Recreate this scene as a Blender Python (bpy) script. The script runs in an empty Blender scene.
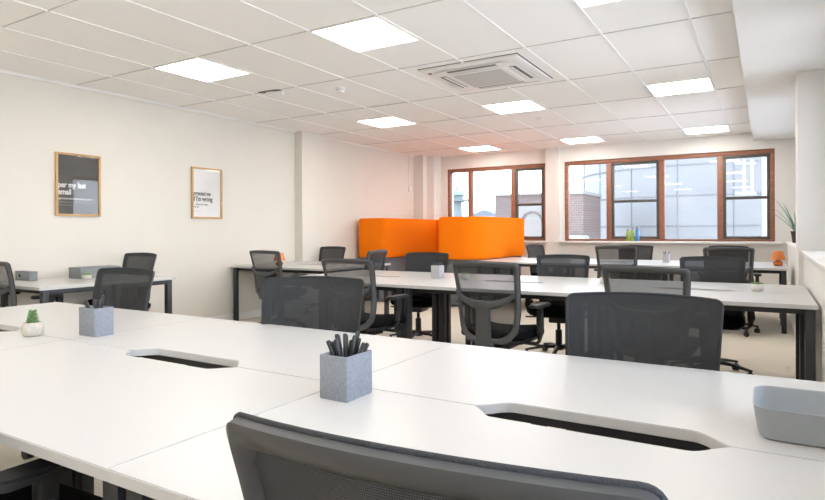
import bpy, bmesh, math, random
from mathutils import Vector, Matrix
random.seed(4)
C = bpy.context.scene.collection
PI = math.pi
sc = bpy.context.scene

# ------------------------------------------------------------------ materials
def nt(name):
    m = bpy.data.materials.new(name); m.use_nodes = True
    n = m.node_tree.nodes; l = m.node_tree.links
    return m, n, l, n['Principled BSDF']

def mat(name, col, rough=.5, metal=0, spec=.5, noise=0, nscale=200, bump=0, bscale=400, sheen=0, coat=0):
    m, n, l, p = nt(name)
    p.inputs['Base Color'].default_value = (*col, 1)
    p.inputs['Roughness'].default_value = rough
    p.inputs['Metallic'].default_value = metal
    p.inputs['Specular IOR Level'].default_value = spec
    p.inputs['Sheen Weight'].default_value = sheen
    p.inputs['Coat Weight'].default_value = coat
    tc = n.new('ShaderNodeTexCoord')
    if noise:
        t = n.new('ShaderNodeTexNoise'); t.inputs['Scale'].default_value = nscale
        t.inputs['Detail'].default_value = 3
        l.new(tc.outputs['Object'], t.inputs['Vector'])
        r = n.new('ShaderNodeValToRGB')
        r.color_ramp.elements[0].position = .3; r.color_ramp.elements[1].position = .7
        r.color_ramp.elements[0].color = (*[c * (1 - noise) for c in col], 1)
        r.color_ramp.elements[1].color = (*[min(1, c * (1 + noise)) for c in col], 1)
        l.new(t.outputs['Fac'], r.inputs['Fac']); l.new(r.outputs['Color'], p.inputs['Base Color'])
    if bump:
        t = n.new('ShaderNodeTexNoise'); t.inputs['Scale'].default_value = bscale
        l.new(tc.outputs['Object'], t.inputs['Vector'])
        b = n.new('ShaderNodeBump'); b.inputs['Strength'].default_value = bump
        b.inputs['Distance'].default_value = .002
        l.new(t.outputs['Fac'], b.inputs['Height']); l.new(b.outputs['Normal'], p.inputs['Normal'])
    return m

def emat(name, col, strength):
    m, n, l, p = nt(name)
    p.inputs['Base Color'].default_value = (.9, .9, .9, 1)
    p.inputs['Emission Color'].default_value = (*col, 1)
    p.inputs['Emission Strength'].default_value = strength
    return m

def mesh_fabric(name, col, trans, ws=260):
    m, n, l, p = nt(name)
    p.inputs['Base Color'].default_value = (*col, 1); p.inputs['Roughness'].default_value = .75
    p.inputs['Specular IOR Level'].default_value = .25
    tc = n.new('ShaderNodeTexCoord'); mp = n.new('ShaderNodeMapping')
    mp.inputs['Scale'].default_value = (1, 1, 1)
    l.new(tc.outputs['Object'], mp.inputs['Vector'])
    w1 = n.new('ShaderNodeTexWave'); w1.inputs['Scale'].default_value = ws; w1.bands_direction = 'X'
    w2 = n.new('ShaderNodeTexWave'); w2.inputs['Scale'].default_value = ws; w2.bands_direction = 'Z'
    l.new(mp.outputs['Vector'], w1.inputs['Vector']); l.new(mp.outputs['Vector'], w2.inputs['Vector'])
    mul = n.new('ShaderNodeMath'); mul.operation = 'MULTIPLY'
    l.new(w1.outputs['Fac'], mul.inputs[0]); l.new(w2.outputs['Fac'], mul.inputs[1])
    mr = n.new('ShaderNodeMapRange')
    mr.inputs['From Min'].default_value = .0; mr.inputs['From Max'].default_value = .5
    mr.inputs['To Min'].default_value = 0; mr.inputs['To Max'].default_value = min(1, trans * 2)
    l.new(mul.outputs[0], mr.inputs['Value'])
    tr = n.new('ShaderNodeBsdfTransparent'); mx = n.new('ShaderNodeMixShader')
    l.new(mr.outputs['Result'], mx.inputs['Fac'])
    l.new(p.outputs['BSDF'], mx.inputs[1]); l.new(tr.outputs['BSDF'], mx.inputs[2])
    l.new(mx.outputs['Shader'], n['Material Output'].inputs['Surface'])
    return m

def weave(name, c1, c2, scale):
    m, n, l, p = nt(name)
    tc = n.new('ShaderNodeTexCoord'); mp = n.new('ShaderNodeMapping')
    mp.inputs['Scale'].default_value = (scale, scale, scale * .12)
    t = n.new('ShaderNodeTexNoise'); t.inputs['Scale'].default_value = 1; t.inputs['Detail'].default_value = 2
    l.new(tc.outputs['Object'], mp.inputs['Vector']); l.new(mp.outputs['Vector'], t.inputs['Vector'])
    mp2 = n.new('ShaderNodeMapping'); mp2.inputs['Scale'].default_value = (scale * .12, scale * .12, scale)
    t2 = n.new('ShaderNodeTexNoise'); t2.inputs['Scale'].default_value = 1
    l.new(tc.outputs['Object'], mp2.inputs['Vector']); l.new(mp2.outputs['Vector'], t2.inputs['Vector'])
    a = n.new('ShaderNodeMath'); a.operation = 'ADD'; l.new(t.outputs['Fac'], a.inputs[0]); l.new(t2.outputs['Fac'], a.inputs[1])
    r = n.new('ShaderNodeValToRGB'); r.color_ramp.elements[0].position = .35; r.color_ramp.elements[1].position = .65
    h = n.new('ShaderNodeMath'); h.operation = 'MULTIPLY'; h.inputs[1].default_value = .5
    l.new(a.outputs[0], h.inputs[0]); l.new(h.outputs[0], r.inputs['Fac'])
    r.color_ramp.elements[0].color = (*c1, 1); r.color_ramp.elements[1].color = (*c2, 1)
    l.new(r.outputs['Color'], p.inputs['Base Color']); p.inputs['Roughness'].default_value = .9
    p.inputs['Specular IOR Level'].default_value = .15
    return m

def wood(name, c1, c2, scale=(3, 3, 40), rough=.45):
    m, n, l, p = nt(name)
    tc = n.new('ShaderNodeTexCoord'); mp = n.new('ShaderNodeMapping'); mp.inputs['Scale'].default_value = scale
    t = n.new('ShaderNodeTexNoise'); t.inputs['Scale'].default_value = 2; t.inputs['Detail'].default_value = 4
    l.new(tc.outputs['Object'], mp.inputs['Vector']); l.new(mp.outputs['Vector'], t.inputs['Vector'])
    r = n.new('ShaderNodeValToRGB'); r.color_ramp.elements[0].position = .3; r.color_ramp.elements[1].position = .7
    r.color_ramp.elements[0].color = (*c1, 1); r.color_ramp.elements[1].color = (*c2, 1)
    l.new(t.outputs['Fac'], r.inputs['Fac']); l.new(r.outputs['Color'], p.inputs['Base Color'])
    p.inputs['Roughness'].default_value = rough
    return m

def glass_mat(name, tint=(1, 1, 1), boost=1.0):
    m, n, l, p = nt(name)
    fr = n.new('ShaderNodeFresnel'); fr.inputs['IOR'].default_value = 1.5
    mu = n.new('ShaderNodeMath'); mu.operation = 'MULTIPLY'; mu.inputs[1].default_value = boost
    l.new(fr.outputs['Fac'], mu.inputs[0])
    g = n.new('ShaderNodeBsdfGlossy'); g.inputs['Roughness'].default_value = .02
    t = n.new('ShaderNodeBsdfTransparent'); t.inputs['Color'].default_value = (*tint, 1)
    mx = n.new('ShaderNodeMixShader')
    l.new(mu.outputs[0], mx.inputs['Fac']); l.new(t.outputs['BSDF'], mx.inputs[1]); l.new(g.outputs['BSDF'], mx.inputs[2])
    l.new(mx.outputs['Shader'], n['Material Output'].inputs['Surface'])
    return m

def brick(name):
    m, n, l, p = nt(name)
    tc = n.new('ShaderNodeTexCoord'); mp = n.new('ShaderNodeMapping'); mp.inputs['Rotation'].default_value = (PI/2, 0, 0)
    b = n.new('ShaderNodeTexBrick'); b.inputs['Scale'].default_value = 3
    b.inputs['Color1'].default_value = (.075, .050, .045, 1); b.inputs['Color2'].default_value = (.10, .068, .058, 1)
    b.inputs['Mortar'].default_value = (.14, .13, .12, 1)
    l.new(tc.outputs['Object'], mp.inputs['Vector']); l.new(mp.outputs['Vector'], b.inputs['Vector'])
    l.new(b.outputs['Color'], p.inputs['Base Color']); p.inputs['Roughness'].default_value = .9
    return m

M = {}
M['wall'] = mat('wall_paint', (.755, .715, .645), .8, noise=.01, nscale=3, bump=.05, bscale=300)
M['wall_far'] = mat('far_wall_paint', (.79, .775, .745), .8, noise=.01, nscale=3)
M['trim_white'] = mat('white_gloss_paint', (.86, .85, .82), .35)
M['tile'] = mat('ceiling_tile', (.91, .89, .865), .95, noise=.015, nscale=900, bump=.15, bscale=900, spec=.1)
M['tbar'] = mat('ceiling_bar_white', (.88, .87, .85), .35)
M['gap'] = mat('ceiling_shadow_line', (.55, .52, .48), .9)  # darker tone that paints the shadow lines between ceiling tiles
M['plaster'] = mat('plaster_white', (.84, .83, .81), .8)
M['carpet'] = mat('carpet', (.72, .665, .575), 1, noise=.28, nscale=160, bump=.5, bscale=500, spec=.05)
M['desk'] = mat('white_melamine', (.585, .58, .575), .32, spec=.45, bump=.01, bscale=900)
M['desk_edge'] = mat('white_edge_band', (.62, .59, .54), .4)
M['steel'] = mat('charcoal_steel', (.028, .030, .036), .45, spec=.5)
M['steelg'] = mat('grey_steel', (.085, .088, .092), .45)
M['plastic'] = mat('black_plastic', (.014, .014, .015), .42, spec=.5)
M['frame_pl'] = mat('charcoal_plastic', (.062, .064, .066), .42, spec=.5)
M['seat_fab'] = mat('black_seat_fabric', (.007, .007, .0075), 1, spec=.1, bump=.4, bscale=500)
M['mesh_rear'] = mesh_fabric('open_black_mesh', (.035, .035, .034), .36)
M['mesh_front'] = mesh_fabric('dense_black_mesh', (.040, .042, .045), .10)
M['mesh_close'] = mesh_fabric('close_black_mesh', (.012, .012, .013), .05, 110)
M['edge_fab'] = mat('mesh_edge_fabric', (.035, .037, .042), .8, bump=1, bscale=350)
M['chrome'] = mat('grey_metal', (.35, .35, .36), .3, metal=1)
M['brown'] = wood('stained_window_wood', (.24, .095, .055), (.38, .17, .105))
M['oak'] = wood('light_oak', (.52, .30, .12), (.68, .43, .20))
M['sash'] = mat('dark_grey_sash', (.095, .088, .078), .4)
M['glass'] = glass_mat('window_glass', (.97, .985, 1))
M['pglass'] = glass_mat('poster_glass', (1, 1, 1), .5)
M['print_dark'] = mat('charcoal_print', (.085, .080, .075), .6)
M['print_white'] = mat('white_print', (.93, .90, .88), .6)
M['ink_white'] = mat('white_ink', (.85, .83, .8), .6)
M['ink_black'] = mat('dark_ink', (.10, .095, .09), .6)
M['orange'] = mat('orange_felt', (.98, .215, .005), .95, bump=.15, bscale=300, spec=.1, noise=.03, nscale=300)
M['greyfelt'] = mat('grey_felt', (.16, .17, .19), .95, bump=.3, bscale=300)
M['cup'] = weave('grey_linen', (.19, .205, .235), (.34, .36, .40), 900)
M['cup_plain'] = mat('pale_grey_card', (.42, .42, .43), .8)
M['pen'] = mat('black_pen', (.03, .032, .035), .35)
M['pen_clip'] = mat('pen_clip_grey', (.09, .095, .1), .3)
M['pot'] = mat('pale_concrete', (.56, .52, .46), .9, noise=.10, nscale=60, bump=.4, bscale=90)
M['pot_white'] = mat('white_ceramic', (.72, .70, .67), .5, noise=.05, nscale=60)
M['pot_dark'] = mat('dark_brown_pot', (.05, .03, .03), .5)
M['soil'] = mat('soil', (.06, .04, .03), 1)
M['leaf'] = mat('succulent_leaf', (.19, .33, .13), .5, noise=.35, nscale=40)
M['leaf_b'] = mat('bright_leaf', (.16, .40, .06), .5, noise=.35, nscale=40)
M['aloe'] = mat('aloe_leaf', (.13, .25, .19), .45, noise=.3, nscale=25)
M['tray'] = mat('grey_tray_plastic', (.36, .385, .405), .5)
M['filebox'] = mat('grey_file_box', (.235, .245, .26), .7)
M['black'] = mat('black_hole', (.008, .008, .008), .8)
M['amber'] = mat('amber_glass', (.72, .20, .03), .15, coat=.6)
M['amber_dark'] = mat('dark_amber_base', (.20, .06, .02), .3)
M['led'] = emat('led_panel', (1.0, .94, .85), 10.0)
M['ledrim'] = mat('led_rim', (.85, .84, .8), .4)
M['ac'] = mat('ac_plastic', (.80, .79, .77), .4)
M['acgrille'] = mat('ac_grille', (.60, .59, .57), .5)
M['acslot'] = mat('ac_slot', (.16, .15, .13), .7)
M['tank'] = mat('pale_blue_steel', (.115, .117, .120), .55, noise=.04, nscale=.7)
M['tankseam'] = mat('seam_steel', (.100, .104, .109), .6)
M['pipe'] = mat('pale_pipe', (.20, .215, .21), .4)
M['brick'] = brick('red_brick')
M['render'] = mat('pale_render', (.17, .16, .15), .9)
M['roof'] = mat('slate_roof', (.085, .10, .115), .8)
M['towersteel'] = mat('pale_green_metal', (.09, .12, .12), .6)
M['ground'] = mat('outside_ground', (.22, .22, .22), .95)
M['green_b'] = mat('green_bottle', (.30, .42, .10), .25)
M['blue_b'] = mat('blue_bottle', (.12, .32, .62), .25)
M['cap'] = mat('bottle_cap', (.12, .15, .18), .4)

# ------------------------------------------------------------------ mesh helpers
class MB:
    def __init__(s): s.bm = bmesh.new()
    def box(s, x0, x1, y0, y1, z0, z1, bev=0, seg=2, M4=None):
        b = bmesh.new()
        bmesh.ops.create_cube(b, size=1)
        for v in b.verts:
            v.co = Vector(((x0+x1)/2 + v.co.x*(x1-x0), (y0+y1)/2 + v.co.y*(y1-y0), (z0+z1)/2 + v.co.z*(z1-z0)))
        if bev: bmesh.ops.bevel(b, geom=b.edges[:], offset=bev, segments=seg, affect='EDGES', profile=.5)
        if M4: bmesh.ops.transform(b, matrix=M4, verts=b.verts[:])
        s.join(b); return s
    def join(s, b):
        me = bpy.data.meshes.new('t'); b.to_mesh(me); b.free(); s.bm.from_mesh(me); bpy.data.meshes.remove(me)
    def lathe(s, prof, seg=24, M4=None, cap=True):
        b = bmesh.new(); rings = []
        for r, z in prof:
            rings.append([b.verts.new((r*math.cos(2*PI*k/seg), r*math.sin(2*PI*k/seg), z)) for k in range(seg)])
        for i in range(len(rings)-1):
            for k in range(seg):
                b.faces.new((rings[i][k], rings[i][(k+1) % seg], rings[i+1][(k+1) % seg], rings[i+1][k]))
        if cap:
            b.faces.new(rings[0][::-1]); b.faces.new(rings[-1])
        if M4: bmesh.ops.transform(b, matrix=M4, verts=b.verts[:])
        s.join(b); return s
    def tube(s, pts, r, seg=10, rz=None, cap=True):
        """round or flat-oval sweep along points; r may be a list; rz = second radius (list/float)"""
        pts = [Vector(p) for p in pts]; n = len(pts)
        R = r if isinstance(r, (list, tuple)) else [r]*n
        Q = rz if isinstance(rz, (list, tuple)) else [rz if rz else None]*n
        b = bmesh.new(); rings = []
        up = Vector((0, 0, 1))
        for i, p in enumerate(pts):
            d = (pts[min(i+1, n-1)] - pts[max(i-1, 0)]).normalized()
            a = d.cross(up)
            if a.length < 1e-3: a = Vector((1, 0, 0))
            a.normalize(); c = a.cross(d).normalized()
            q = Q[i] or R[i]
            rings.append([b.verts.new(p + a*R[i]*math.cos(2*PI*k/seg) + c*q*math.sin(2*PI*k/seg)) for k in range(seg)])
        for i in range(n-1):
            for k in range(seg):
                b.faces.new((rings[i][k], rings[i][(k+1) % seg], rings[i+1][(k+1) % seg], rings[i+1][k]))
        if cap: b.faces.new(rings[0][::-1]); b.faces.new(rings[-1])
        s.join(b); return s
    def prism(s, poly, z0, z1, bev=0, M4=None):
        b = bmesh.new()
        f = b.faces.new([b.verts.new((x, y, z0)) for x, y in poly])
        r = bmesh.ops.extrude_face_region(b, geom=[f])
        for v in [g for g in r['geom'] if isinstance(g, bmesh.types.BMVert)]: v.co.z = z1
        if bev:
            es = [e for e in b.edges if abs(e.verts[0].co.z - e.verts[1].co.z) < 1e-6]
            bmesh.ops.bevel(b, geom=es, offset=bev, segments=2, affect='EDGES')
        if M4: bmesh.ops.transform(b, matrix=M4, verts=b.verts[:])
        s.join(b); return s
    def grid(s, rows, closed=False):
        b = bmesh.new()
        V = [[b.verts.new(p) for p in r] for r in rows]
        for i in range(len(V)-1):
            m = len(V[i])
            for k in range(m if closed else m-1):
                b.faces.new((V[i][k], V[i][(k+1) % m], V[i+1][(k+1) % m], V[i+1][k]))
        s.join(b); return s
    def build(s, name, m, parent=None, smooth=35, loc=None):
        bm = s.bm
        bmesh.ops.recalc_face_normals(bm, faces=bm.faces[:])
        for f in bm.faces: f.smooth = True
        for e in bm.edges:
            if len(e.link_faces) == 2 and e.calc_face_angle(0) > math.radians(smooth): e.smooth = False
        me = bpy.data.meshes.new(name); bm.to_mesh(me); bm.free()
        me.materials.append(M[m])
        o = bpy.data.objects.new(name, me); C.objects.link(o)
        if parent: o.parent = parent
        if loc: o.location = loc
        return o

def tag(o, label=None, cat=None, group=None, kind=None):
    if label: o['label'] = label
    if cat: o['category'] = cat
    if group: o['group'] = group
    if kind: o['kind'] = kind
    return o
def empty(name, loc=(0, 0, 0), rz=0):
    o = bpy.data.objects.new(name, None); C.objects.link(o); o.location = loc; o.rotation_euler = (0, 0, rz)
    o.empty_display_size = .1
    return o
def struct(name, mb, m, parent=None):
    o = mb.build(name, m, parent)
    if not parent: o['kind'] = 'structure'
    return o
def copy_tree(o, parent=None):
    c = o.copy(); C.objects.link(c); c.parent = parent
    for ch in list(o.children): copy_tree(ch, c)
    return c
def rrect(x0, x1, y0, y1, r, n=6):
    out = []
    for cx, cy, a0 in ((x1-r, y1-r, 0), (x0+r, y1-r, 90), (x0+r, y0+r, 180), (x1-r, y0+r, 270)):
        for k in range(n+1):
            a = math.radians(a0 + 90*k/n); out.append((cx + r*math.cos(a), cy + r*math.sin(a)))
    return out

# ------------------------------------------------------------------ camera
CEIL = 2.656; FARY = 10.5; LX = -6.0; NEARY = -3.0; RX = .62
cam_d = bpy.data.cameras.new('camera'); cam = bpy.data.objects.new('camera', cam_d); C.objects.link(cam)
cam_d.sensor_width = 36; cam_d.lens = 590.5/825*36
cam_d.shift_y = -(250-231.3)/825; cam_d.clip_start = .05; cam_d.clip_end = 500
cam.matrix_world = (Matrix.Translation((0, 0, 1.164)) @ Matrix.Rotation(.5402, 4, 'Z') @ Matrix.Rotation(PI/2, 4, 'X') @ Matrix.Rotation(-.005, 4, 'Z'))
sc.camera = cam

# ------------------------------------------------------------------ room shell
struct('floor', MB().box(LX-.3, RX+.3, NEARY-.2, FARY+.3, -.1, 0), 'carpet')
struct('wall_left', MB().box(LX-.15, LX, NEARY, FARY, 0, CEIL+.05), 'wall')
struct('wall_back', MB().box(LX-.15, RX+.15, NEARY-.15, NEARY, 0, CEIL+.05), 'wall')
# pier on the left wall, square pier in the far left corner, pier between the windows
struct('trim_1', MB().box(LX, -5.86, 6.62, 7.16, 0, CEIL), 'wall')
struct('trim_2', MB().box(LX, -5.78, 10.05, FARY, 0, CEIL).box(-5.78, -5.62, 10.2, FARY, 0, CEIL), 'wall_far')
struct('trim_3', MB().box(-3.44, -3.19, FARY-.07, FARY, 0, CEIL), 'wall_far')
# far wall with two openings
W1 = (-5.49, -3.45, .98, 2.40); W2 = (-3.12, .11, .98, 2.40)
fw = MB()
xs = [LX-.15, W1[0], W1[1], W2[0], W2[1], RX+.15]
fw.box(xs[0], xs[1], FARY, FARY+.3, 0, CEIL+.05).box(xs[2], xs[3], FARY, FARY+.3, 0, CEIL+.05).box(xs[4], xs[5], FARY, FARY+.3, 0, CEIL+.05)
for a, b in ((xs[1], xs[2]), (xs[3], xs[4])):
    fw.box(a, b, FARY, FARY+.3, 0, .98).box(a, b, FARY, FARY+.3, 2.40, CEIL+.05)
struct('wall_far', fw, 'wall_far')
# right side: near wall with a large window opening (beside the camera), dado with ledge, pier, recess
rw = MB()
rw.box(RX, RX+.15, NEARY, FARY, 0, .98).box(RX, RX+.15, NEARY, FARY, 2.38, CEIL+.05)
for a, b in ((NEARY, -1.6), (1.0, 1.3), (4.0, 4.3), (5.95, 7.0), (9.9, FARY)):
    rw.box(RX, RX+.15, a, b, .98, 2.38)
struct('wall_right', rw, 'wall_far')
struct('trim_4', MB().box(.27, RX, 3.3, 6.1, 0, .95).box(.27, RX, 6.6, FARY, 0, .95), 'wall_far')
struct('trim_5', MB().box(.25, RX, 3.3, 6.1, .95, .98, .004).box(.25, RX, 6.6, FARY, .95, .98, .004), 'trim_white')
struct('trim_6', MB().box(.235, RX, 6.1, 6.6, 0, 2.53), 'wall_far')
struct('trim_7', MB().box(-.17, RX, NEARY, FARY, 2.53, CEIL+.04), 'plaster')
# white edge bead where the ceiling meets the boxed beam
struct('trim_8', MB().box(-.195, -.172, NEARY, FARY, CEIL-.022, CEIL+.001), 'trim_white')
# skirtings
struct('baseboard_left', MB().box(LX, LX+.016, NEARY, 6.62, 0, .10, .004).box(-5.86, -5.844, 6.62, 7.16, 0, .10, .004).box(LX, LX+.016, 7.16, 10.05, 0, .10, .004), 'trim_white')
struct('baseboard_far', MB().box(-5.6, .27, FARY-.016, FARY, 0, .10, .004), 'trim_white')
struct('baseboard_right', MB().box(.254, .27, 3.3, 6.1, 0, .12, .004).box(.219, .235, 6.1, 6.6, 0, .12, .004).box(.254, .27, 6.6, FARY-.02, 0, .12, .004), 'trim_white')
# left wall shadow-gap trim at ceiling and dado capping
struct('trim_9', MB().box(LX, LX+.022, NEARY, 6.62, CEIL-.022, CEIL).box(LX, LX+.022, 7.16, 10.05, CEIL-.022, CEIL), 'trim_white')

# ceiling tiles: one mesh, T bars
CX0, CY0, TX, TY = -2.295, .914, .612, 1.224
struct('ceiling', MB().box(LX-.15, RX+.15, NEARY-.15, FARY+.3, CEIL, CEIL+.06), 'tile')
tb = MB()
for i in range(-6, 4):
    x = CX0 + TX*i
    if x > LX: tb.box(x-.011, x+.011, NEARY, FARY, CEIL-.006, CEIL+.001)
struct('trim_10', tb, 'tbar')
tg = MB(); ts = MB()
for j in range(-3, 8):
    y = CY0 + TY*j
    tg.box(LX, -.19, y-.0025, y+.0035, CEIL-.0030, CEIL+.001)  # thin surface strip, shade of the cross joint put into its colour
    ts.box(LX, -.19, y+.004, y+.016, CEIL-.006, CEIL+.001)
struct('trim_11', tg, 'gap'); struct('trim_12', ts, 'tbar')

# ------------------------------------------------------------------ LED panels
def led_panel():
    t = empty('ceiling_light')
    f = MB(); s = TX/2 - .010; w = .009
    f.box(-s, s, -s, -s+w, -.010, 0, .002).box(-s, s, s-w, s, -.010, 0, .002).box(-s, -s+w, -s+w, s-w, -.010, 0, .002).box(s-w, s, -s+w, s-w, -.010, 0, .002)
    f.build('light_frame', 'ledrim', t)
    MB().box(-s+w, s-w, -s+w, s-w, -.007, -.001).build('diffuser', 'led', t)
    return t
rows = {-3: 'behind the camera', -.5: 'over the camera end of the room', 2: 'above the front bench', 4.5: 'in the middle row of the ceiling', 7: 'close to the far window wall'}
cols = {-4: 'leftmost', -1: 'middle', 2: 'rightmost'}
l0 = None
for jr, rt in rows.items():
    for ic, ct in cols.items():
        o = led_panel() if l0 is None else copy_tree(l0)
        l0 = l0 or o
        o.location = (CX0 + TX*(ic+.5), CY0 + TY*jr + TY/4, CEIL)
        tag(o, f'square white LED ceiling panel, {ct} of the three {rt}', 'ceiling light', 'square LED panels in the ceiling')

# ------------------------------------------------------------------ air conditioner cassette
ac = empty('air_conditioner', (-2.27, 5.18, CEIL))
tag(ac, 'white square ceiling air conditioning cassette with ribbed centre grille and four dark vents', 'air conditioner')
MB().box(-.487, .487, -.487, .487, -.003, -.001).build('shadow_line_plate', 'acslot', ac)  # dark plate that draws a shadow line round the panel edge
p = MB(); p.prism(rrect(-.475, .475, -.475, .475, .012), -.022, -.001, .004); p.build('panel', 'ac', ac)
p = MB(); p.prism(rrect(-.40, .40, -.40, .40, .12), -.034, -.022, .006); p.build('raised_ring', 'ac', ac)
p = MB(); p.prism(rrect(-.285, .285, -.285, .285, .07), -.044, -.034, .006); p.build('grille_surround', 'ac', ac)
g = MB()
for k in range(23):
    y = -.235 + k*.0213
    g.box(-.24, .24, y-.006, y+.006, -.050, -.043)
g.build('grille', 'acgrille', ac)
for a in range(4):
    R4 = Matrix.Rotation(a*PI/2, 4, 'Z')
    v = MB(); v.box(-.24, .24, .315, .375, -.0375, -.0335, .002, M4=R4); v.build('vent', 'acslot', ac)
    v = MB(); v.box(-.235, .235, .325, .343, -.043, -.036, .003, M4=R4); v.build('vent_flap', 'ac', ac)
MB().lathe([(.02, -.026), (.02, -.021)], 16, Matrix.Translation((-.42, -.36, 0))).build('sensor_eye', 'amber_dark', ac)
dd = MB()
for k in range(7): dd.box(.23+k*.022, .243+k*.022, .385, .393, -.0362, -.033)
dd.build('air_slots', 'acslot', ac)

o = empty('smoke_detector', (-3.78, 4.87, CEIL)); tag(o, 'small white cylindrical smoke detector on the ceiling left of the air conditioner', 'smoke detector')
MB().lathe([(.052, 0), (.052, -.012), (.046, -.016)], 24).build('detector_base', 'ac', o)
MB().lathe([(.043, -.016), (.043, -.030), (.034, -.052), (.02, -.056)], 24).build('detector_head', 'ac', o)
g = MB()
for k in range(10):
    g.box(.040, .0445, -.006, .006, -.028, -.020, M4=Matrix.Rotation(k*PI/5, 4, 'Z'))
g.build('detector_slot', 'acslot', o)
o = empty('motion_sensor', (-4.50, 4.56, CEIL), .1); tag(o, 'small white wedge shaped sensor with a dark gap behind it, left of the smoke detector', 'sensor')
MB().prism([(-.03, .0), (.16, .03), (.15, .075), (-.06, .06)], -.050, -.012, .004).build('sensor_body', 'ac', o)
MB().prism([(-.13, .0), (.10, -.01), (.16, .02), (.02, .07), (-.10, .05)], -.012, -.001).build('dark_opening', 'acslot', o)
tag(MB().lathe([(.045, 0), (.045, -.006), (.03, -.012), (.001, -.013)], 24).build('ceiling_disc', 'ac', None, loc=(-2.59, 7.61, CEIL)), 'small flat white round disc on the ceiling past the air conditioner', 'ceiling sensor')
# conduit on left wall
o = empty('cable_trunking', (LX, 9.88, 1.95)); tag(o, 'thin white vertical cable trunking with a switch box near the far left corner', 'cable trunking')
MB().box(0, .018, -.014, .014, .09, CEIL-1.95, .002).build('trunking', 'trim_white', o)
MB().box(0, .035, -.04, .04, 0, .10, .006).build('switch_box', 'trim_white', o)

# ------------------------------------------------------------------ windows
def window(name, x0, x1, mull, sashes):
    """timber frame with mullions; sashes = list of (xa, xb, transom z)"""
    t = empty(name, (0, FARY+.04, 0)); t['kind'] = 'structure'
    z0, z1 = .98, 2.40
    f = MB(); d0, d1 = 0, .10; w = .06
    f.box(x0, x1, d0, d1, z1-.07, z1, .004).box(x0, x1, d0, d1, z0, z0+.035, .004).box(x0, x0+w, d0, d1, z0+.035, z1-.07, .004).box(x1-w, x1, d0, d1, z0+.035, z1-.07, .004)
    for m in mull: f.box(m-.042, m+.042, d0-.004, d1, z0+.035, z1-.07, .004)
    f.build('window_frame', 'brown', t)
    edges = [x0+w] + sum([[m-.042, m+.042] for m in mull], []) + [x1-w]
    for k in range(0, len(edges), 2):
        a, b = edges[k], edges[k+1]
        g = [s for s in sashes if a <= s[0] <= b]
        if g:
            zt = g[0][1]; s = MB(); q = .045
            s.box(a, b, .01, .07, z1-.07-q, z1-.07, .003).box(a, b, .01, .07, z0+.035, z0+.035+q, .003).box(a, a+q, .01, .07, z0+.08, z1-.115, .003).box(b-q, b, .01, .07, z0+.08, z1-.115, .003).box(a+q, b-q, .004, .07, zt-.022, zt+.022, .003)
            so = s.build('window_sash', 'sash', t)
            MB().box(a+q, b-q, .035, .041, z0+.08, zt-.022).build('pane', 'glass', so)
            MB().box(a+q, b-q, .045, .051, zt+.022, z1-.115).build('pane', 'glass', so)
            MB().box((a+b)/2-.03, (a+b)/2+.03, -.006, .01, zt+.006, zt+.024, .003).build('sash_catch', 'sash', so)
        else:
            MB().box(a, b, .045, .051, z0+.035, z1-.07).build('pane', 'glass', t)
    return t
window('window_1', W1[0], W1[1], [-5.0, -4.10], [(-4.0, 1.65)])
window('window_2', W2[0], W2[1], [-2.345, -1.49, -.63], [(-2.2, 1.66), (-.5, 1.66)])
struct('trim_13', MB().box(-5.52, -3.40, FARY-.09, FARY+.04, .945, .98, .004).box(-3.25, .20, FARY-.12, FARY+.04, .945, .98, .004), 'trim_white')
# dark bottom rail seen on the left window sash
def side_window(name, y0, y1):
    t = empty(name, (RX+.06, 0, 0)); t['kind'] = 'structure'
    f = MB(); f.box(0, .08, y0, y1, 2.31, 2.38, .004).box(0, .08, y0, y1, .98, 1.02, .004).box(0, .08, y0, y0+.06, 1.02, 2.31, .004).box(0, .08, y1-.06, y1, 1.02, 2.31, .004)
    ym = (y0+y1)/2; f.box(0, .08, ym-.04, ym+.04, 1.02, 2.31, .004)
    f.build('window_frame', 'brown', t)
    MB().box(.04, .046, y0+.06, ym-.04, 1.02, 2.31).build('pane', 'glass', t)
    MB().box(.04, .046, ym+.04, y1-.06, 1.02, 2.31).build('pane', 'glass', t)
side_window('window_3', -1.6, 1.0); side_window('window_4', 1.3, 4.0); side_window('window_5', 4.3, 5.95); side_window('window_6', 7.0, 9.9)

# ------------------------------------------------------------------ desks
def cutpoly(w, d, cut):
    """desk top outline, local x 0..w, y 0..d ; cable scallop in the edge y=d (back edge)"""
    pts = [(0, 0), (w, 0), (w, d)]
    if cut:
        c = w/2; L, S, D = .290, .205, .066
        n = 8
        for k in range(n+1):
            a = k/n; x = L + (S-L)*a; y = D*(3*a*a-2*a*a*a)
            pts.append((c + x, d - y))
        for k in range(n+1):
            a = 1-k/n; x = L + (S-L)*a; y = D*(3*a*a-2*a*a*a)
            pts.append((c - x, d - y))
    pts.append((0, d))
    return pts
def desk(w, d, cut=True):
    t = empty('desk')
    g = .0004
    poly = [(min(max(x, g), w-g), min(max(y, g), d-g)) for x, y in cutpoly(w, d, cut)]
    MB().prism(poly, .705, .73, .002).build('desktop', 'desk', t, smooth=25)
    L = .05; i = .012
    for x in (i, w-i-L):
        for y in (.03, d-.02-L):
            MB().box(x, x+L, y, y+L, .004, .704, .002).build('leg', 'steel', t)
            MB().box(x+.004, x+L-.004, y+.004, y+L-.004, 0, .004).build('foot_pad', 'plastic', t.children[-1])
        MB().box(x, x+L, .03+L, d-.02-L, .665, .704, .002).build('end_rail', 'steel', t)
    MB().box(i+L, w-i-L, .09, .115, .665, .704, .002).build('long_rail', 'steel', t)
    MB().box(i+L, w-i-L, d-.15, d-.125, .665, .704, .002).build('long_rail', 'steel', t)
    return t
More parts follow.
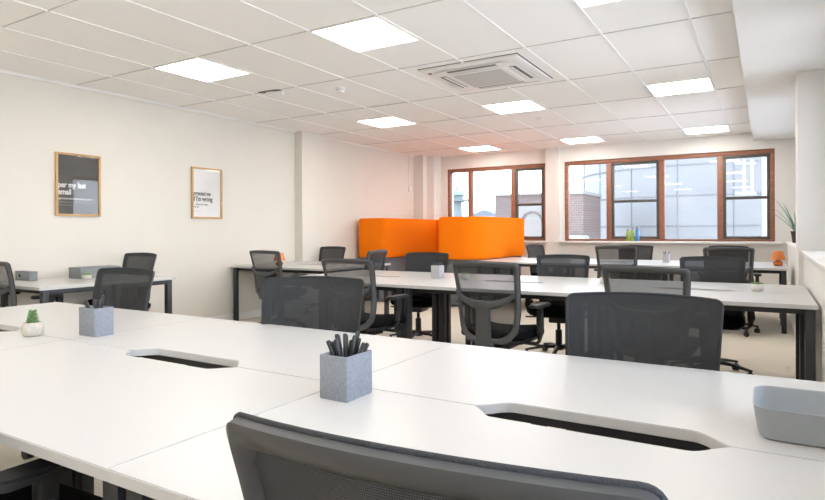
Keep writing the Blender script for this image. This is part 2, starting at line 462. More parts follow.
def place_desks(xs, y0, depth, name, group, cuts=True):
    d = depth/2; protos = {}
    n = len(xs)-1
    ords = {1: [''], 2: ['left', 'right'], 3: ['left', 'middle', 'right'], 4: ['leftmost', 'second from left', 'third from left', 'rightmost']}[n]
    for k in range(n):
        w = round(xs[k+1]-xs[k], 4)
        for side in (0, 1):
            if w in protos: o = copy_tree(protos[w])
            else: o = desk(w, d, cuts); protos[w] = o
            if side == 0: o.location = (xs[k], y0, 0); o.rotation_euler = (0, 0, 0)
            else: o.location = (xs[k+1], y0+depth, 0); o.rotation_euler = (0, 0, PI)
            tag(o, f'white black-legged desk, {(ords[k]+", ") if ords[k] else ""}{"camera" if side == 0 else "far"} side of {name}', 'desk', group)
A0, B0, C0, D0, E0 = .64, 4.06, 7.75, 5.36, 2.50
place_desks([-3.843, -2.443, -1.043, .357], A0, 1.4, 'the big front bench', 'desks of the front bench')
place_desks([-3.95, -2.55, -1.15, .25], B0, 1.4, 'the second bench in the middle', 'desks of the middle bench')
place_desks([-3.60, -2.6, -1.2, .20], C0, 1.4, 'the bench by the windows', 'desks of the window bench')
place_desks([-5.97, -4.4], D0, 1.4, 'the bench at the left wall pier', 'desks of the bench by the pier')
place_desks([-5.97, -4.96], E0, 1.26, 'the bench under the two posters', 'desks of the bench under the posters', False)

# ------------------------------------------------------------------ task chair
ZT, ZB = .95, .405
def hw(z, inset=0):
    """half width of the backrest at height z"""
    zt, zb = ZT-inset, ZB+inset
    if z > .70: w = .233 + .017*(z-.70)/.25
    else: w = .195 + .040*math.sin(min(1, max(0, (z-.405)/.295))*PI/2)
    w -= inset
    rt, rb = .022, .10
    if z > zt-rt: w -= rt - math.sqrt(max(0, rt*rt-(z-zt+rt)**2))
    if z < zb+rb: w -= rb - math.sqrt(max(0, rb*rb-(zb+rb-z)**2))
    return max(w, .002)
def yb(z):
    t = (z-.405)/.545
    return -.235 - .055*t - .03*(t-.35)**2*2 + .012*math.sin(t*PI)
def P(x, z, off=0):
    u = x/.25
    arch = -.010*u*u*max(0, (z-.8)/.15)
    return Vector((x, yb(z) + .045*u*u - off, z + arch))
def loop(inset=0, off=0, n=44):
    zs = [ZB+inset+(ZT-ZB-2*inset)*(.5-.5*math.cos(PI*k/(n-1))) for k in range(n)]
    right = [P(hw(z, inset), z, off) for z in zs]
    top = [P(hw(ZT-inset, inset)*(1-2*k/12), ZT-inset, off) for k in range(1, 12)]
    left = [P(-hw(z, inset), z, off) for z in reversed(zs)]
    bot = [P(-hw(ZB+inset, inset)*(1-2*k/8), ZB+inset, off) for k in range(1, 8)]
    return right + top + left + bot
def make_chair(mesh_key):
    t = empty('office_chair')
    # mesh sheet
    b = MB(); rowsv = []
    n = 26
    for k in range(n):
        z = ZB + (ZT-ZB)*(.5-.5*math.cos(PI*k/(n-1)))
        w = hw(z)
        rowsv.append([P(w*(-1+2*q/14), z, 0) for q in range(15)])
    b.grid(rowsv).build('backrest', mesh_key, t, smooth=60)
    # rolled fabric edge round the sheet
    lp = loop(.001, 0); e = MB()
    e.tube(lp + [lp[0], lp[1]], .0042, 8, cap=False); e.build('mesh_edge', 'edge_fab', t, smooth=60)
    # moulded frame behind: outer/inner loops
    o1, o2, i1, i2, md = loop(.001, .004), loop(.003, .018), loop(.036, .005), loop(.032, .014), loop(.016, .025)
    f = MB(); f.grid(list(map(list, zip(*[[a[k] for a in (o1, o2, md, i2, i1, o1)] for k in range(len(o1))]))), closed=True)
    f.build('back_frame', 'frame_pl', t, smooth=60)
    # curved brace and spine
    br = MB(); rr = []
    for k in range(25):
        x = -.222 + .444*k/24; u = x/.222
        zc = .665 + .075*u*u*(.55+.45*abs(u)); h = .017 + .014*(1-abs(u))
        y0 = yb(zc) + .045*(x/.25)**2 - .026 - .030*(1-u*u)
        rr.append([Vector((x, y0, zc+h)), Vector((x, y0-.018, zc+h*.7)), Vector((x, y0-.022, zc)), Vector((x, y0-.018, zc-h*.7)), Vector((x, y0, zc-h)), Vector((x, y0+.006, zc))])
    br.grid(rr, closed=True); br.build('back_brace', 'frame_pl', t, smooth=50)
    sp = MB(); rr = []
    for k in range(12):
        z = .675 - .27*k/11; w = .046 + .010*(k/11); y0 = yb(z) - .052
        if k < 2: w += .03*(1-k/2.)
        rr.append([Vector((-w, y0+.010, z)), Vector((-w*.9, y0-.018, z)), Vector((w*.9, y0-.018, z)), Vector((w, y0+.010, z))])
    sp.grid(rr, closed=True); sp.box(-.056, .056, yb(.4)-.07, yb(.4)+.0, .385, .415, .006)
    sp.build('spine', 'frame_pl', t, smooth=50)
    # J bar under the seat
    j = MB(); j.tube([(0, -.285, .41), (0, -.28, .375), (0, -.22, .362), (0, -.02, .375)], [.05, .05, .045, .05], 10, rz=[.014]*4)
    j.build('back_support', 'plastic', t)
    # seat
    s = MB(); out = rrect(-.245, .245, -.235, .245, .10, 8)
    rws = []
    for sc_, z in ((.90, .425), (.985, .438), (1.0, .458), (.985, .478), (.93, .492), (.80, .500), (.4, .497), (.02, .495)):
        rws.append([Vector((x*sc_, y*sc_, z - (.030*max(0, (y-.12)/.125)**2 if z > .45 else .022*max(0, (y-.12)/.125)**2))) for x, y in out])
    s.grid(rws, closed=True).build('seat', 'seat_fab', t, smooth=60)
    q = MB(); q.prism([(x*.9, y*.9) for x, y in out], .400, .428, .006); q.build('seat_pan', 'plastic', t)
    q = MB(); q.box(-.075, .075, -.11, .11, .335, .402, .012); q.build('mechanism', 'plastic', t)
    q = MB(); q.tube([(.06, .03, .375), (.26, .03, .372)], .006, 8).box(.24, .30, .018, .042, .366, .380, .004); q.build('height_lever', 'plastic', t)
    # armrests
    for sx in (-1, 1):
        a = MB(); x = .280*sx
        a.tube([(x*.55, -.02, .392), (x*.93, -.02, .390), (x*1.0, -.015, .41), (x*1.02, -.01, .47), (x*1.0, 0, .58)], [.028, .028, .030, .028, .026], 10, rz=[.012, .013, .013, .013, .013])
        a.box(x-.017, x+.017, -.022, .022, .54, .637, .005)
        ao = a.build('armrest', 'plastic', t)
        pd = MB(); pd.prism(rrect(x-.042, x+.042, -.12, .13, .038, 6), .635, .660, .008); pd.build('arm_pad', 'plastic', ao)
    # column, base, casters
    q = MB(); q.lathe([(.030, .11), (.030, .25), (.027, .26), (.016, .262), (.016, .345)], 18); q.build('gas_column', 'plastic', t)
    q = MB(); q.lathe([(.045, .075), (.05, .09), (.045, .125), (.03, .13)], 18)
    for k in range(5):
        a = k*2*PI/5 + .3; c, s_ = math.cos(a), math.sin(a)
        q.tube([(.03*c, .03*s_, .105), (.15*c, .15*s_, .100), (.27*c, .27*s_, .078), (.305*c, .305*s_, .070)], [.026, .022, .017, .014], 10, rz=[.018, .014, .011, .010])
    q.build('star_base', 'plastic', t)
    for k in range(5):
        a = k*2*PI/5 + .3; R4 = Matrix.Translation((.292*math.cos(a), .292*math.sin(a), 0)) @ Matrix.Rotation(a*1.7+.5, 4, 'Z')
        w = MB()
        for sy in (-1, 1):
            w.lathe([(.020, -.009), (.027, -.007), (.027, .007), (.020, .009)], 16, R4 @ Matrix.Translation((0, sy*.013, .027)) @ Matrix.Rotation(PI/2, 4, 'X'))
        w.box(-.018, .020, -.005, .005, .03, .060, .003, M4=R4); w.lathe([(.007, .045), (.007, .075)], 8, R4)
        w.build('caster', 'plastic', t)
    return t
chairR = make_chair('mesh_rear')
chairF = None
used = {'r': False, 'f': False}
def chair(x, y, face, rz, label, group, kind='r', sz=1.0):
    """x, y = centre of the top edge of the back; face = +1 looks to +Y, -1 to -Y; rz extra turn (rad)"""
    global chairF
    if kind == 'r':
        o = chairR if not used['r'] else copy_tree(chairR)
    elif kind == 'n':
        o = make_chair('mesh_close')
    else:
        if chairF is None: chairF = make_chair('mesh_front')
        o = chairF if not used['f'] else copy_tree(chairF)
    used[kind] = True
    a = (0 if face > 0 else PI) + rz
    off = -.285
    o.location = (x + math.sin(a)*off, y - math.cos(a)*off, 0)
    o.location = (x - (-math.sin(a))*off, y - math.cos(a)*off, 0)
    o.rotation_euler = (0, 0, a); o.scale = (1, 1, sz)
    tag(o, label, 'office chair', group)
    return o
GA, GB, GC, GD = 'chairs around the front bench', 'chairs around the middle bench', 'chairs around the window bench', 'chairs around the left wall benches'
nearc = chair(-.297, .478, 1, .075, 'black mesh chair cut off by the bottom edge, its back closest to the camera', GA, 'n', 1.018)
nearc.scale.x = .925
chair(-1.63, .40, 1, .05, 'black chair in the bottom left corner, only seat and armrest showing under the front bench', GA)
chair(-3.31, 2.17, -1, .06, 'black mesh chair facing over the front bench behind the pen cup and small plant', GA, 'f')
chair(-1.84, 2.16, -1, .36, 'black mesh chair facing over the front bench, behind the centre pen cup', GA, 'f')
chair(-.37, 2.14, -1, .07, 'large black mesh chair back facing over the right part of the front bench', GA, 'f', .995)
chair(-2.755, 3.60, 1, -.02, 'black chair seen from behind at the left of the middle bench, right armrest showing', GB, 'r', 1.008)
chair(-1.62, 3.62, 1, -.06, 'black chair seen from behind with whole brace and spine showing, below orange screen', GB, 'r', 1.012)
chair(-.62, 3.68, 1, -.04, 'black see-through chair back at the middle bench, half hidden by the large chair', GB, 'r')
chair(-3.18, 5.62, -1, .16, 'black chair on the far side of the middle bench, just left of the pen cup', GB, 'f', .98)
chair(-1.68, 5.62, -1, .14, 'black chair on the far side of the middle bench, right of the orange screen', GB, 'f', .98)
chair(-.40, 5.62, -1, .03, 'black chair on the far side of the middle bench at its right end', GB, 'f', .985)
chair(-1.56, 7.34, 1, -.05, 'black chair before the window bench, under the bottles on the sill', GC, 'r', 1.03)
chair(-1.70, 9.42, -1, 0, 'black chair behind the window bench, partly hidden by the one under the sill bottles', GC, 'f', .985)
chair(-.36, 7.30, 1, .04, 'black chair before the right end of the window bench', GC, 'r', 1.025)
chair(-.46, 9.38, -1, 0, 'black chair mostly hidden behind the one at the right end of the window bench', GC, 'f', .99)
chair(-3.26, 9.30, -1, 1.35, 'black chair turned sideways by the window bench, right of the orange screen', GC, 'f', .985)
chair(-5.02, 5.0, 1, -.05, 'black chair seen from behind by the left wall, hiding an orange lamp', GD)
chair(-5.60, 7.02, -1, -.05, 'black chair on the far side of the pier bench, before the white pier', GD, 'f', .99)
chair(-3.90, 5.73, 1, 1.72, 'black chair standing sideways at the end of the pier bench, before the orange screen', GD, 'f', 1.0)
chair(-5.67, 3.88, -1, .04, 'black chair on the far side of the bench under the posters', GD, 'f', 1.0)
chair(-5.33, 2.30, 1, .10, 'black chair cut off by the left edge of the picture', GD, 'r', .995)

# ------------------------------------------------------------------ orange booth
b = empty('booth_seating', (0, 0, 0)); tag(b, 'high backed booth with orange upper panels over a dark grey base, far left', 'booth')
def rbox(x0, x1, y0, y1, z0, z1, r, bev=.02):
    return MB().prism(rrect(x0, x1, y0, y1, r, 8), z0, z1, bev)
rbox(-5.89, -5.36, 8.04, 10.0, .73, 1.385, .05).build('screen_panel', 'orange', b)
q = MB()
poly = [(-4.36, 8.08)]
poly = [(-4.36, 9.98), (-4.36, 8.10)]
for k in range(9):
    a = math.radians(-90 + 90*k/8)
    poly.append((-3.68-.32+.32*math.cos(a), 8.05+.32+.32*math.sin(a) if k else 8.05))
poly[1] = (-4.36, 8.07)
poly.append((-3.68, 9.98))
q.prism(poly, .73, 1.385, .015); q.build('screen_panel', 'orange', b)
MB().box(-5.37, -4.35, 9.80, 9.98, .73, 1.375, .015).build('screen_panel', 'orange', b)
MB().box(-5.86, -5.40, 8.07, 9.96, .02, .728, .01).box(-4.33, -3.72, 8.12, 9.94, .02, .728, .01).box(-5.40, -4.33, 9.84, 9.94, .02, .728, .01).build('booth_base', 'greyfelt', b)
MB().box(-5.39, -4.95, 8.3, 9.82, .02, .44, .03).box(-4.78, -4.34, 8.3, 9.82, .02, .44, .03).build('bench_seat', 'greyfelt', b)

# ------------------------------------------------------------------ posters
def text_mesh(body, size, m, parent, name, loc, off=0, sx=1):
    cu = bpy.data.curves.new('txt', 'FONT'); cu.body = body; cu.size = size; cu.offset = off; cu.extrude = .0006
    cu.align_x = 'LEFT'; cu.resolution_u = 3
    o = bpy.data.objects.new('txt', cu); C.objects.link(o)
    dg = bpy.context.evaluated_depsgraph_get(); me = bpy.data.meshes.new_from_object(o.evaluated_get(dg))
    bpy.data.objects.remove(o); me.materials.clear(); me.materials.append(M[m])
    t = bpy.data.objects.new(name, me); C.objects.link(t); t.parent = parent
    # local: text x -> +Y, text y -> +Z, normal -> +X
    t.matrix_local = Matrix.Translation(loc) @ Matrix(((0, 0, 1, 0), (1, 0, 0, 0), (0, 1, 0, 0), (0, 0, 0, 1))) @ Matrix.Diagonal((sx, 1, 1, 1))
    return t
def poster(y0, y1, z0, z1, pm, im, label, big, smalls, rule):
    t = empty('framed_poster', (LX, y0, z0)); tag(t, label, 'framed poster')
    w, h = y1-y0, z1-z0; fw = .021
    f = MB(); f.box(0, .028, 0, w, 0, fw, .002).box(0, .028, 0, w, h-fw, h, .002).box(0, .028, 0, fw, fw, h-fw, .002).box(0, .028, w-fw, w, fw, h-fw, .002)
    f.build('poster_frame', 'oak', t)
    pr = MB().box(0, .010, fw, w-fw, fw, h-fw).build('poster_print', pm, t)
    for i, (s, z, sz, sx, off) in enumerate(big): text_mesh(s, sz, im, pr, 'lettering', (.011, fw+.003, z), off, sx)
    for s, z, sz, sx in smalls: text_mesh(s, sz, im, pr, 'small_lettering', (.011, fw+.008, z), 0.0002, sx)
    if rule:
        MB().box(.0105, .0112, fw+.006, w-fw-.004, rule, rule+.0015).build('rule_line', im, pr)
    MB().box(.017, .019, fw, w-fw, fw, h-fw).build('glass_front', 'pglass', t)
poster(3.17, 3.625, 1.335, 1.965, 'print_dark', 'ink_white', 'oak framed charcoal poster with bold white lettering, the left one on the left wall',
       [('per my last', .285, .078, .80, .0022), ('email', .215, .078, .80, .0022)],
       [('(per note, less email please. chips)', .165, .031, .80), ('————   — ——— ——', .105, .014, .9)], .137)
poster(4.77, 5.235, 1.335, 1.965, 'print_white', 'ink_black', 'oak framed white poster with bold dark lettering, the right one on the left wall',
       [('orrected me', .285, .074, .70, .0022), ("if I'm wrong", .215, .082, .74, .0026)],
       [('      (if you did, maybe)', .165, .028, .85), ('note: that', .135, .026, .8), ('—— —— ——', .085, .018, .9)], None)

# ------------------------------------------------------------------ pen cups
def pen_cup(x, y, wx, wy, h, rz, label, pens, glabel, plain=False):
    t = empty('pen_cup', (x, y, .73), rz); tag(t, label, 'pen cup')
    th = .004; a, b_ = wx/2, wy/2; mk = 'cup_plain' if plain else 'cup'
    c = MB(); c.box(-a, a, -b_, -b_+th, .003, h, .0012).box(-a, a, b_-th, b_, .003, h, .0012).box(-a, -a+th, -b_+th, b_-th, .003, h, .0012).box(a-th, a, -b_+th, b_-th, .003, h, .0012)
    c.build('cup_wall', mk, t)
    MB().box(-a+.001, a-.001, -b_+.001, b_-.001, 0, .004).build('cup_base', mk, t)
    proto = None
    for dx, dy, lx, ly, L in pens:
        o = None
        if proto is None:
            o = empty('pen'); pm = MB()
            pm.lathe([(.0015, 0), (.0050, .012), (.0056, .016), (.0062, .085), (.0062, .142), (.0045, .147)], 12); pm.build('pen_barrel', 'pen', o)
            MB().box(.0058, .0080, -.0018, .0018, .108, .144, .0006).build('pen_clip', 'pen_clip', o)
            proto = o
        else: o = copy_tree(proto)
        base = Vector((x, y, .736)) + Matrix.Rotation(rz, 3, 'Z') @ Vector((dx, dy, 0))
        d = Vector((lx, ly, 1)).normalized()
        q = Vector((0, 0, 1)).rotation_difference(d)
        o.rotation_mode = 'QUATERNION'; o.rotation_quaternion = q @ Matrix.Rotation(random.uniform(0, 6), 3, 'Z').to_quaternion()
        o.location = base; o.scale = (1, 1, L/.147)
        tag(o, glabel, 'pen', glabel + 's')
cr, sr = .857, .515     # camera right in world = (cr, sr)
def pens_for(spec, inner):
    out = []
    cl = lambda v: max(-inner, min(inner, v))
    for s, lean, fwd, L in spec:    # s = place at the rim along the view's sideways axis, lean sideways, fwd = lean away
        lx, ly = lean*cr - fwd*.14, lean*sr + fwd*.22
        rx, ry = cl(lean*.085*cr - fwd*inner*.5), cl(lean*.085*sr + fwd*inner*.8)
        out.append((cl(rx - lx*.105), cl(ry - ly*.105), lx, ly, L))
    return out
S2 = [(-.25, -.42, .2, .150), (-.1, -.33, .5, .142), (.0, -.22, -.2, .148), (-.3, -.20, .3, .158), (-.35, -.02, 0, .158), (.1, .28, .2, .150), (.3, .18, -.1, .156), (.45, .22, .3, .166), (.1, .42, -.2, .146), (.2, .52, .1, .148), (.35, .12, .4, .140)]
pen_cup(-.957, 1.251, .088, .112, .115, 0, 'grey linen covered pen cup full of black pens in the centre of the front bench', pens_for(S2, .035), 'black pen in the centre pen cup of the front bench')
S1 = [(-.2, -.38, 0, .150), (-.1, -.5, .2, .142), (0, -.05, 0, .145), (.2, .08, .2, .143), (.3, .16, -.1, .140), (.45, .20, .1, .165)]
pen_cup(-2.452, 1.465, .115, .085, .118, 0, 'grey linen pen cup with a few pens, beside the small succulent on the front bench', pens_for(S1, .03), 'black pen in the left pen cup of the front bench')
S3 = [(-.3, -.3, 0, .150), (.1, .1, .1, .143), (.3, .3, 0, .150), (-.1, -.1, 0, .140)]
pen_cup(-2.61, 4.80, .085, .10, .118, 0, 'pale grey pen cup on the middle bench in front of the orange screen', pens_for(S3, .03), 'dark pen in the pen cup of the middle bench', True)
S4 = [(-.3, -.3, 0, .150), (.0, -.1, .1, .150), (.3, .35, 0, .150)]
pen_cup(-1.15, 8.50, .075, .09, .115, 0, 'pale grey pen cup on the window bench between two chairs', pens_for(S4, .03), 'dark pen in the pen cup of the window bench', True)

# ------------------------------------------------------------------ succulents
def rosette(mb, cx, cz, layers, r0, size, seed, flat=.5):
    rnd = random.Random(seed)
    for li in range(layers):
        f = li/max(1, layers-1); n = max(4, int(9 - 4*f))
        for k in range(n):
            a = 2*PI*k/n + li*.7 + rnd.uniform(-.15, .15); L = size*(1-.55*f)
            el = math.radians(15 + 60*f)
            d = Vector((math.cos(a)*math.cos(el), math.sin(a)*math.cos(el), math.sin(el)))
            p0 = Vector((0, 0, cz + r0*f)); 
            pts = [p0, p0 + d*L*.4, p0 + d*L*.8 + Vector((0, 0, L*.08)), p0 + d*L + Vector((0, 0, L*.22))]
            w = L*.20
            mb.tube(pts, [w*.5, w, w*.8, w*.12], 6, rz=[w*.3, w*.5, w*.4, w*.1])
def succulent(x, y, pot_r, pot_h, kind, label, potm='pot', leafm='leaf'):
    t = empty('potted_succulent', (x, y, .73)); tag(t, label, 'potted plant')
    r, h = pot_r, pot_h
    MB().lathe([(r*.70, 0), (r*.92, h*.16), (r*1.0, h*.45), (r*.98, h*.75), (r*.80, h), (r*.70, h*.985), (r*.70, h*.85)], 28).build('pot', potm, t, smooth=50)
    MB().lathe([(r*.70, h*.84), (r*.69, h*.88)], 20).build('soil', 'soil', t)
    p_ = MB()
    if kind == 'tall':
        for k in range(7):
            zz = h*.9 + k*.0080; s = .026*(1-.40*k/7)
            for q in range(6):
                a = q*PI/3 + k*.5
                d = Vector((math.cos(a), math.sin(a), .35)).normalized()
                p0 = Vector((0, 0, zz)); w = s*.26
                p_.tube([p0, p0+d*s*.6, p0+d*s+Vector((0, 0, s*.25))], [w*.6, w, w*.25], 6, rz=[w*.4, w*.6, w*.2])
        p_.tube([(0, 0, h*.8), (0, 0, h*.9+.05)], .003, 6)
    else:
        rnd = random.Random(3)
        for cx, cy, s in ((0, 0, .8), (.5, .2, .6), (-.5, .1, .6), (.1, -.5, .6), (-.2, .5, .55)):
            for li in range(3):
                for k in range(7-li):
                    a = 2*PI*k/(7-li) + li; el = math.radians(20 + 28*li); L = r*s*(.9-.2*li)
                    d = Vector((math.cos(a)*math.cos(el), math.sin(a)*math.cos(el), math.sin(el)))
                    p0 = Vector((cx*r, cy*r, h*.9)); w = L*.22
                    p_.tube([p0, p0+d*L*.5, p0+d*L+Vector((0, 0, L*.15))], [w*.6, w, w*.2], 6, rz=[w*.4, w*.5, w*.15])
    p_.build('foliage', leafm, t, smooth=60)
succulent(-2.665, 1.315, .042, .058, 'tall', 'small round concrete pot with an upright green succulent at the left of the front bench')
succulent(-2.33, 4.80, .042, .052, 'low', 'bright green plant on the middle bench beside the pen cup, behind a chair back', 'pot_white', 'leaf_b')
succulent(-1.13, 4.92, .042, .052, 'low', 'small white pot with green plant on the middle bench, half hidden by the see-through chair', 'pot_white', 'leaf_b')
succulent(-.06, 4.85, .042, .050, 'low', 'small white pot with low green succulent on the right end of the middle bench', 'pot_white', 'leaf')
succulent(-5.44, 3.16, .042, .045, 'low', 'small pale pot with green plant before the long file box on the poster bench', 'pot', 'leaf_b')

# aloe on the ledge
t = empty('potted_aloe', (.345, 9.55, .98)); tag(t, 'spiky blue green aloe in a dark pot on the ledge in the far right corner', 'potted plant')
MB().lathe([(.045, 0), (.06, .12), (.068, .16), (.060, .16), (.055, .14)], 24).build('pot', 'pot_dark', t)
MB().lathe([(.054, .135), (.053, .142)], 20).build('soil', 'soil', t)
q = MB()
for a, lean, L, w in ((2.4, .55, .55, .020), (3.3, .85, .38, .016), (2.9, .30, .50, .021), (3.9, .42, .42, .018), (1.2, .3, .46, .018), (0.2, .35, .40, .018), (5.0, .5, .36, .016), (3.0, .62, .44, .016), (2.0, .12, .34, .018)):
    d = Vector((math.cos(a), math.sin(a), 0)); pts = []; rs = []
    for k in range(7):
        s = k/6; pts.append(Vector((0, 0, .13)) + d*(L*lean*s*(.75+.35*s)) + Vector((0, 0, L*s*(1-.12*s)))); rs.append(w*(1-s)**.7 + .0012)
    q.tube(pts, rs, 8, rz=[r*.35 for r in rs])
q.build('foliage', 'aloe', t, smooth=60)

# ------------------------------------------------------------------ grey tray on the front bench
t = empty('desk_tray', (.192, 1.510, .73)); tag(t, 'open grey plastic tray with rounded corners at the right end of the front bench', 'tray')
def ring(x, y, r, z): return [Vector((a, b_, z)) for a, b_ in rrect(-x, x, -y, y, r, 8)]
rws = [ring(.192, .080, .028, .0), ring(.206, .094, .034, .003), ring(.210, .097, .036, .010), ring(.218, .106, .040, .066), ring(.2195, .1075, .040, .068), ring(.2175, .1055, .039, .0685), ring(.2155, .1035, .038, .067), ring(.207, .094, .034, .010), ring(.200, .088, .030, .005), ring(.05, .03, .01, .005)]
m_ = MB(); m_.grid(rws, closed=True)
bm = m_.bm; bm.verts.ensure_lookup_table()
m_.bm.faces.new([v for v in bm.verts][:36]); m_.bm.faces.new([v for v in bm.verts][-36:])
m_.build('tray_body', 'tray', t, smooth=40)
MB().box(-.17, .17, -.06, .06, -.0002, .0015).build('tray_foot', 'tray', t)

# ------------------------------------------------------------------ file boxes under the posters
def filebox(x, y, wx, wy, h, rz, label, side, lid=False):
    t = empty('file_box', (x, y, .73), rz); tag(t, label, 'file box')
    MB().box(-wx/2, wx/2, -wy/2, wy/2, 0, h-.012, .002).build('box_body', 'filebox', t)
    MB().box(-wx/2-.002, wx/2+.002, -wy/2-.002, wy/2+.002, h-.014, h, .002).build('box_lid', 'filebox', t)
    if side == 'y':
        MB().lathe([(.014, 0), (.014, .004)], 18, Matrix.Translation((-wx*.18, -wy/2-.003, h*.52)) @ Matrix.Rotation(PI/2, 4, 'X') @ Matrix.Translation((0, 0, -.003))).build('finger_hole', 'black', t)
    else:
        MB().lathe([(.014, 0), (.014, .004)], 18, Matrix.Translation((wx/2, wy*.28, h*.5)) @ Matrix.Rotation(PI/2, 4, 'Y')).build('finger_hole', 'black', t)
    return t
filebox(-5.64, 3.36, .20, .40, .105, 0, 'long grey file box standing along the wall on the poster bench', 'x')
filebox(-5.86, 2.84, .25, .07, .085, 0, 'smaller grey file box with a round finger hole, left on the poster bench', 'y')

# ------------------------------------------------------------------ amber lamps
def amber_lamp(x, y, s, label):
    t = empty('table_lamp', (x, y, .73)); t.scale = (s, s, s); tag(t, label, 'table lamp')
    MB().lathe([(.034, 0), (.052, .012), (.056, .035), (.046, .058), (.022, .072)], 28).build('lamp_base', 'amber', t, smooth=60)
    MB().lathe([(.040, -.0), (.044, .003), (.040, .006)], 24).build('lamp_foot', 'amber_dark', t)
    MB().lathe([(.022, .070), (.022, .090)], 20).build('lamp_neck', 'amber', t)
    q = MB(); n = 60; rws = []
    for r, z in ((.086, .078), (.084, .084), (.056, .188), (.050, .192)):
        rws.append([Vector(((r*(1+.035*(k % 2)))*math.cos(2*PI*k/n), (r*(1+.035*(k % 2)))*math.sin(2*PI*k/n), z)) for k in range(n)])
    q.grid(rws, closed=True); q.lathe([(.050, .190), (.02, .194), (.001, .195)], 24)
    q.build('lamp_shade', 'amber', t, smooth=20)
amber_lamp(.115, 8.3, .92, 'small amber glass lamp with pleated shade on the right end of the window bench')
amber_lamp(-5.42, 5.68, .85, 'small amber glass lamp on the pier bench, peeping out behind a chair back')

# ------------------------------------------------------------------ bottles on the sill
def bottle(x, m, r, h, label):
    t = empty('bottle', (x, 10.43, .98)); tag(t, label, 'bottle')
    MB().lathe([(r*.92, 0), (r, .006), (r, h*.78), (r*.85, h*.83), (r*.45, h*.88), (r*.34, h*.93)], 20).build('bottle_body', m, t, smooth=50)
    MB().lathe([(r*.42, h*.92), (r*.42, h)], 16).build('bottle_cap', 'cap', t)
bottle(-2.01, 'green_b', .034, .20, 'green bottle on the window sill, left of the pair')
bottle(-1.94, 'green_b', .030, .22, 'taller green bottle on the window sill, in the middle of the group')
bottle(-1.86, 'blue_b', .034, .235, 'blue bottle on the window sill, right of the pair of green ones')

# ------------------------------------------------------------------ outside
tag(MB().box(-120, 120, 11.5, 160, -4.2, -4).build('street_ground', 'ground'), 'pale ground outside below the windows', 'ground', kind='structure')
tk = empty('storage_tank', (-1.83+0, 29.94, -4)); tag(tk, 'huge pale blue round steel tank with riveted seams outside the right window', 'storage tank')
n = 72; R = 5.95
q = MB(); q.grid([[Vector((R*math.cos(2*PI*k/n), R*math.sin(2*PI*k/n), z)) for k in range(n)] for z in (0, 12)], closed=True); q.build('tank_wall', 'tank', tk, smooth=60)
for z in (1.30, 2.44, 3.58, 4.72, 5.9):
    s = MB(); s.grid([[Vector(((R+e)*math.cos(2*PI*k/n), (R+e)*math.sin(2*PI*k/n), z+4+dz)) for k in range(n)] for e, dz in ((0, -.012), (.02, -.01), (.02, .01), (0, .012))], closed=True)
    for k in range(120):
        a = -PI + k*PI/120
        s.box(-.02, .02, -.02, .02, -.02, .02, M4=Matrix.Translation(((R+.02)*math.cos(a), (R+.02)*math.sin(a), z+4.03)))
    s.build('seam_band', 'tankseam', tk)
for k in range(10):
    a = math.radians(-172 + k*18); s = MB(); s.tube([((R+.01)*math.cos(a), (R+.01)*math.sin(a), 0), ((R+.01)*math.cos(a), (R+.01)*math.sin(a), 12)], .018, 6)
    s.build('vertical_seam', 'tankseam', tk)
# service pipes by the tank, right side
pg = empty('pipe_rack', (0, 22.2, -4)); tag(pg, 'pale vertical pipes with cross brackets in front of the tank at the far right', 'pipes')
def xat(u, y):
    a = (u-412.5)/590.5; return y*(.857*a-.515)/(.515*a+.857)
def zat(u, v, y):
    a = (u-412.5)/590.5; t_ = y/(.515*a+.857); return 1.164 + (229.9-v)/590.5*t_
for u in (745, 753):
    x = xat(u, 22.2); z0 = zat(u, 196, 22.2)+4; z1 = zat(u, 160, 22.2)+4
    MB().tube([(x, 0, z0), (x, 0, z1)], .05, 8).build('pipe', 'pipe', pg)
for v in (164, 194):
    MB().tube([(xat(736, 22.2), 0, zat(736, v, 22.2)+4), (xat(757, 22.2), 0, zat(757, v, 22.2)+4)], .06, 8).build('cross_bracket', 'pipe', pg)
MB().tube([(xat(768, 22.2), 0, 0), (xat(768, 22.2), 0, 12)], .16, 10).build('main_pipe', 'pipe', pg)
# brick building seen left of the tank
bb = empty('brick_building', (0, 21, -4)); tag(bb, 'red brick building with a flat top left of the blue tank', 'building')
x0, x1 = xat(560, 21), xat(584, 21)
MB().box(x0, x1, 0, 2.5, 0, zat(575, 192.5, 21)+4).build('building_wall', 'brick', bb)
MB().box(x0-.05, x1+.03, -.06, 2.6, zat(575, 192.5, 21)+3.96, zat(575, 191, 21)+4.02).build('coping', 'render', bb)
MB().box(xat(568, 20), xat(584, 20), -1.2, -.1, 0, zat(575, 235, 20)+4, .1).build('low_white_roof', 'pipe', bb)
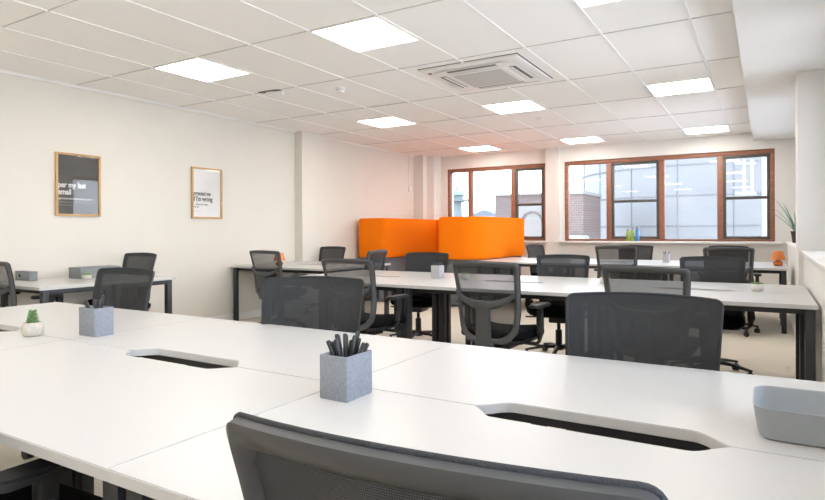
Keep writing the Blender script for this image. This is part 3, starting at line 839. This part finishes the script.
# left window: brick gable building with an arch
b2 = empty('brick_building', (0, 30, -4)); tag(b2, 'low brick building with a pale arched doorway seen through the left window', 'building')
x0, x1 = xat(496, 30), xat(550, 30); zt = zat(520, 194.5, 30)+4
MB().box(x0, x1, 0, 5, 0, zt).build('building_wall', 'brick', b2)
MB().box(x0-.1, x1+.1, -.1, 5.1, zt, zt+.10).build('coping', 'render', b2)
xa = (xat(522, 30)+xat(545, 30))/2; zc = zat(533, 222, 30)+4; ra = .62
pl = [(xa-1.15, .2), (xa+1.15, .2), (xa+1.15, zc-.3+1.05), (xa-1.15, zc-.3+1.05)]
MB().box(xa-1.15, xa+1.15, -.08, 0, .2, zc+.95).build('pale_front', 'render', b2)
arch = [(math.cos(PI*k/16)*ra, math.sin(PI*k/16)*ra) for k in range(17)]
s = MB(); s.grid([[Vector((xa + a*(ra-.12)/ra, -.12, zc + c*(ra-.12)/ra)) for a, c in arch], [Vector((xa + a, -.12, zc + c)) for a, c in arch], [Vector((xa + a, -.08, zc + c)) for a, c in arch]]); s.build('brick_arch', 'brick', b2)
# gabled houses
def house(u0, u1, y, vr, ve, label):
    t = empty('gabled_house', (0, y, -4)); tag(t, label, 'house')
    x0, x1 = xat(u0, y), xat(u1, y); xm = (x0+x1)/2
    ze, zr = zat(u0, ve, y)+4, zat((u0+u1)/2, vr, y)+4
    MB().box(x0, x1, 0, 8, 0, ze).build('house_wall', 'render', t)
    b = MB(); b.prism([(x0-.2, ze), (x1+.2, ze), (xm, zr)], 0, 8, M4=Matrix(((1, 0, 0, 0), (0, 0, 1, 0), (0, 1, 0, 0), (0, 0, 0, 1)))); b.build('roof', 'roof', t)
house(470, 498, 62, 208.5, 215, 'grey gabled house roof far off through the left window')
house(490, 520, 70, 211, 216, 'second grey gabled roof beside the brick building far off')
# lattice tower with domed top
tw = empty('domed_tower', (xat(457, 42), 42, -4)); tag(tw, 'pale green tower with a small dome far off at the left window edge', 'tower')
zb = zat(457, 199, 42)+4; k_ = .075*1.4
MB().lathe([(.75, 0), (.45, zb-.2), (.95, zb-.1), (.95, zb+.05)], 12).build('tower_shaft', 'towersteel', tw)
MB().lathe([(.55, zb+.05), (.55, zb+.3), (.72, zb+.36), (.55, zb+.62), (.15, zb+.8), (.03, zb+1.1)], 16).build('dome', 'towersteel', tw)

# ------------------------------------------------------------------ world
w = bpy.data.worlds.new('world'); sc.world = w; w.use_nodes = True
n = w.node_tree.nodes; l = w.node_tree.links; bg = n['Background']
tc = n.new('ShaderNodeTexCoord'); sx = n.new('ShaderNodeSeparateXYZ'); rp = n.new('ShaderNodeValToRGB')
l.new(tc.outputs['Generated'], sx.inputs['Vector']); l.new(sx.outputs['Z'], rp.inputs['Fac'])
rp.color_ramp.elements[0].position = 0; rp.color_ramp.elements[0].color = (.87, .925, 1, 1)
rp.color_ramp.elements[1].position = 1; rp.color_ramp.elements[1].color = (.66, .80, 1, 1)
l.new(rp.outputs['Color'], bg.inputs['Color']); bg.inputs['Strength'].default_value = 6.5

# ------------------------------------------------------------------ colour management
vs = sc.view_settings; vs.view_transform = 'Standard'; vs.look = 'None'; vs.gamma = 1; vs.use_curve_mapping = False
vs.exposure = 0.56
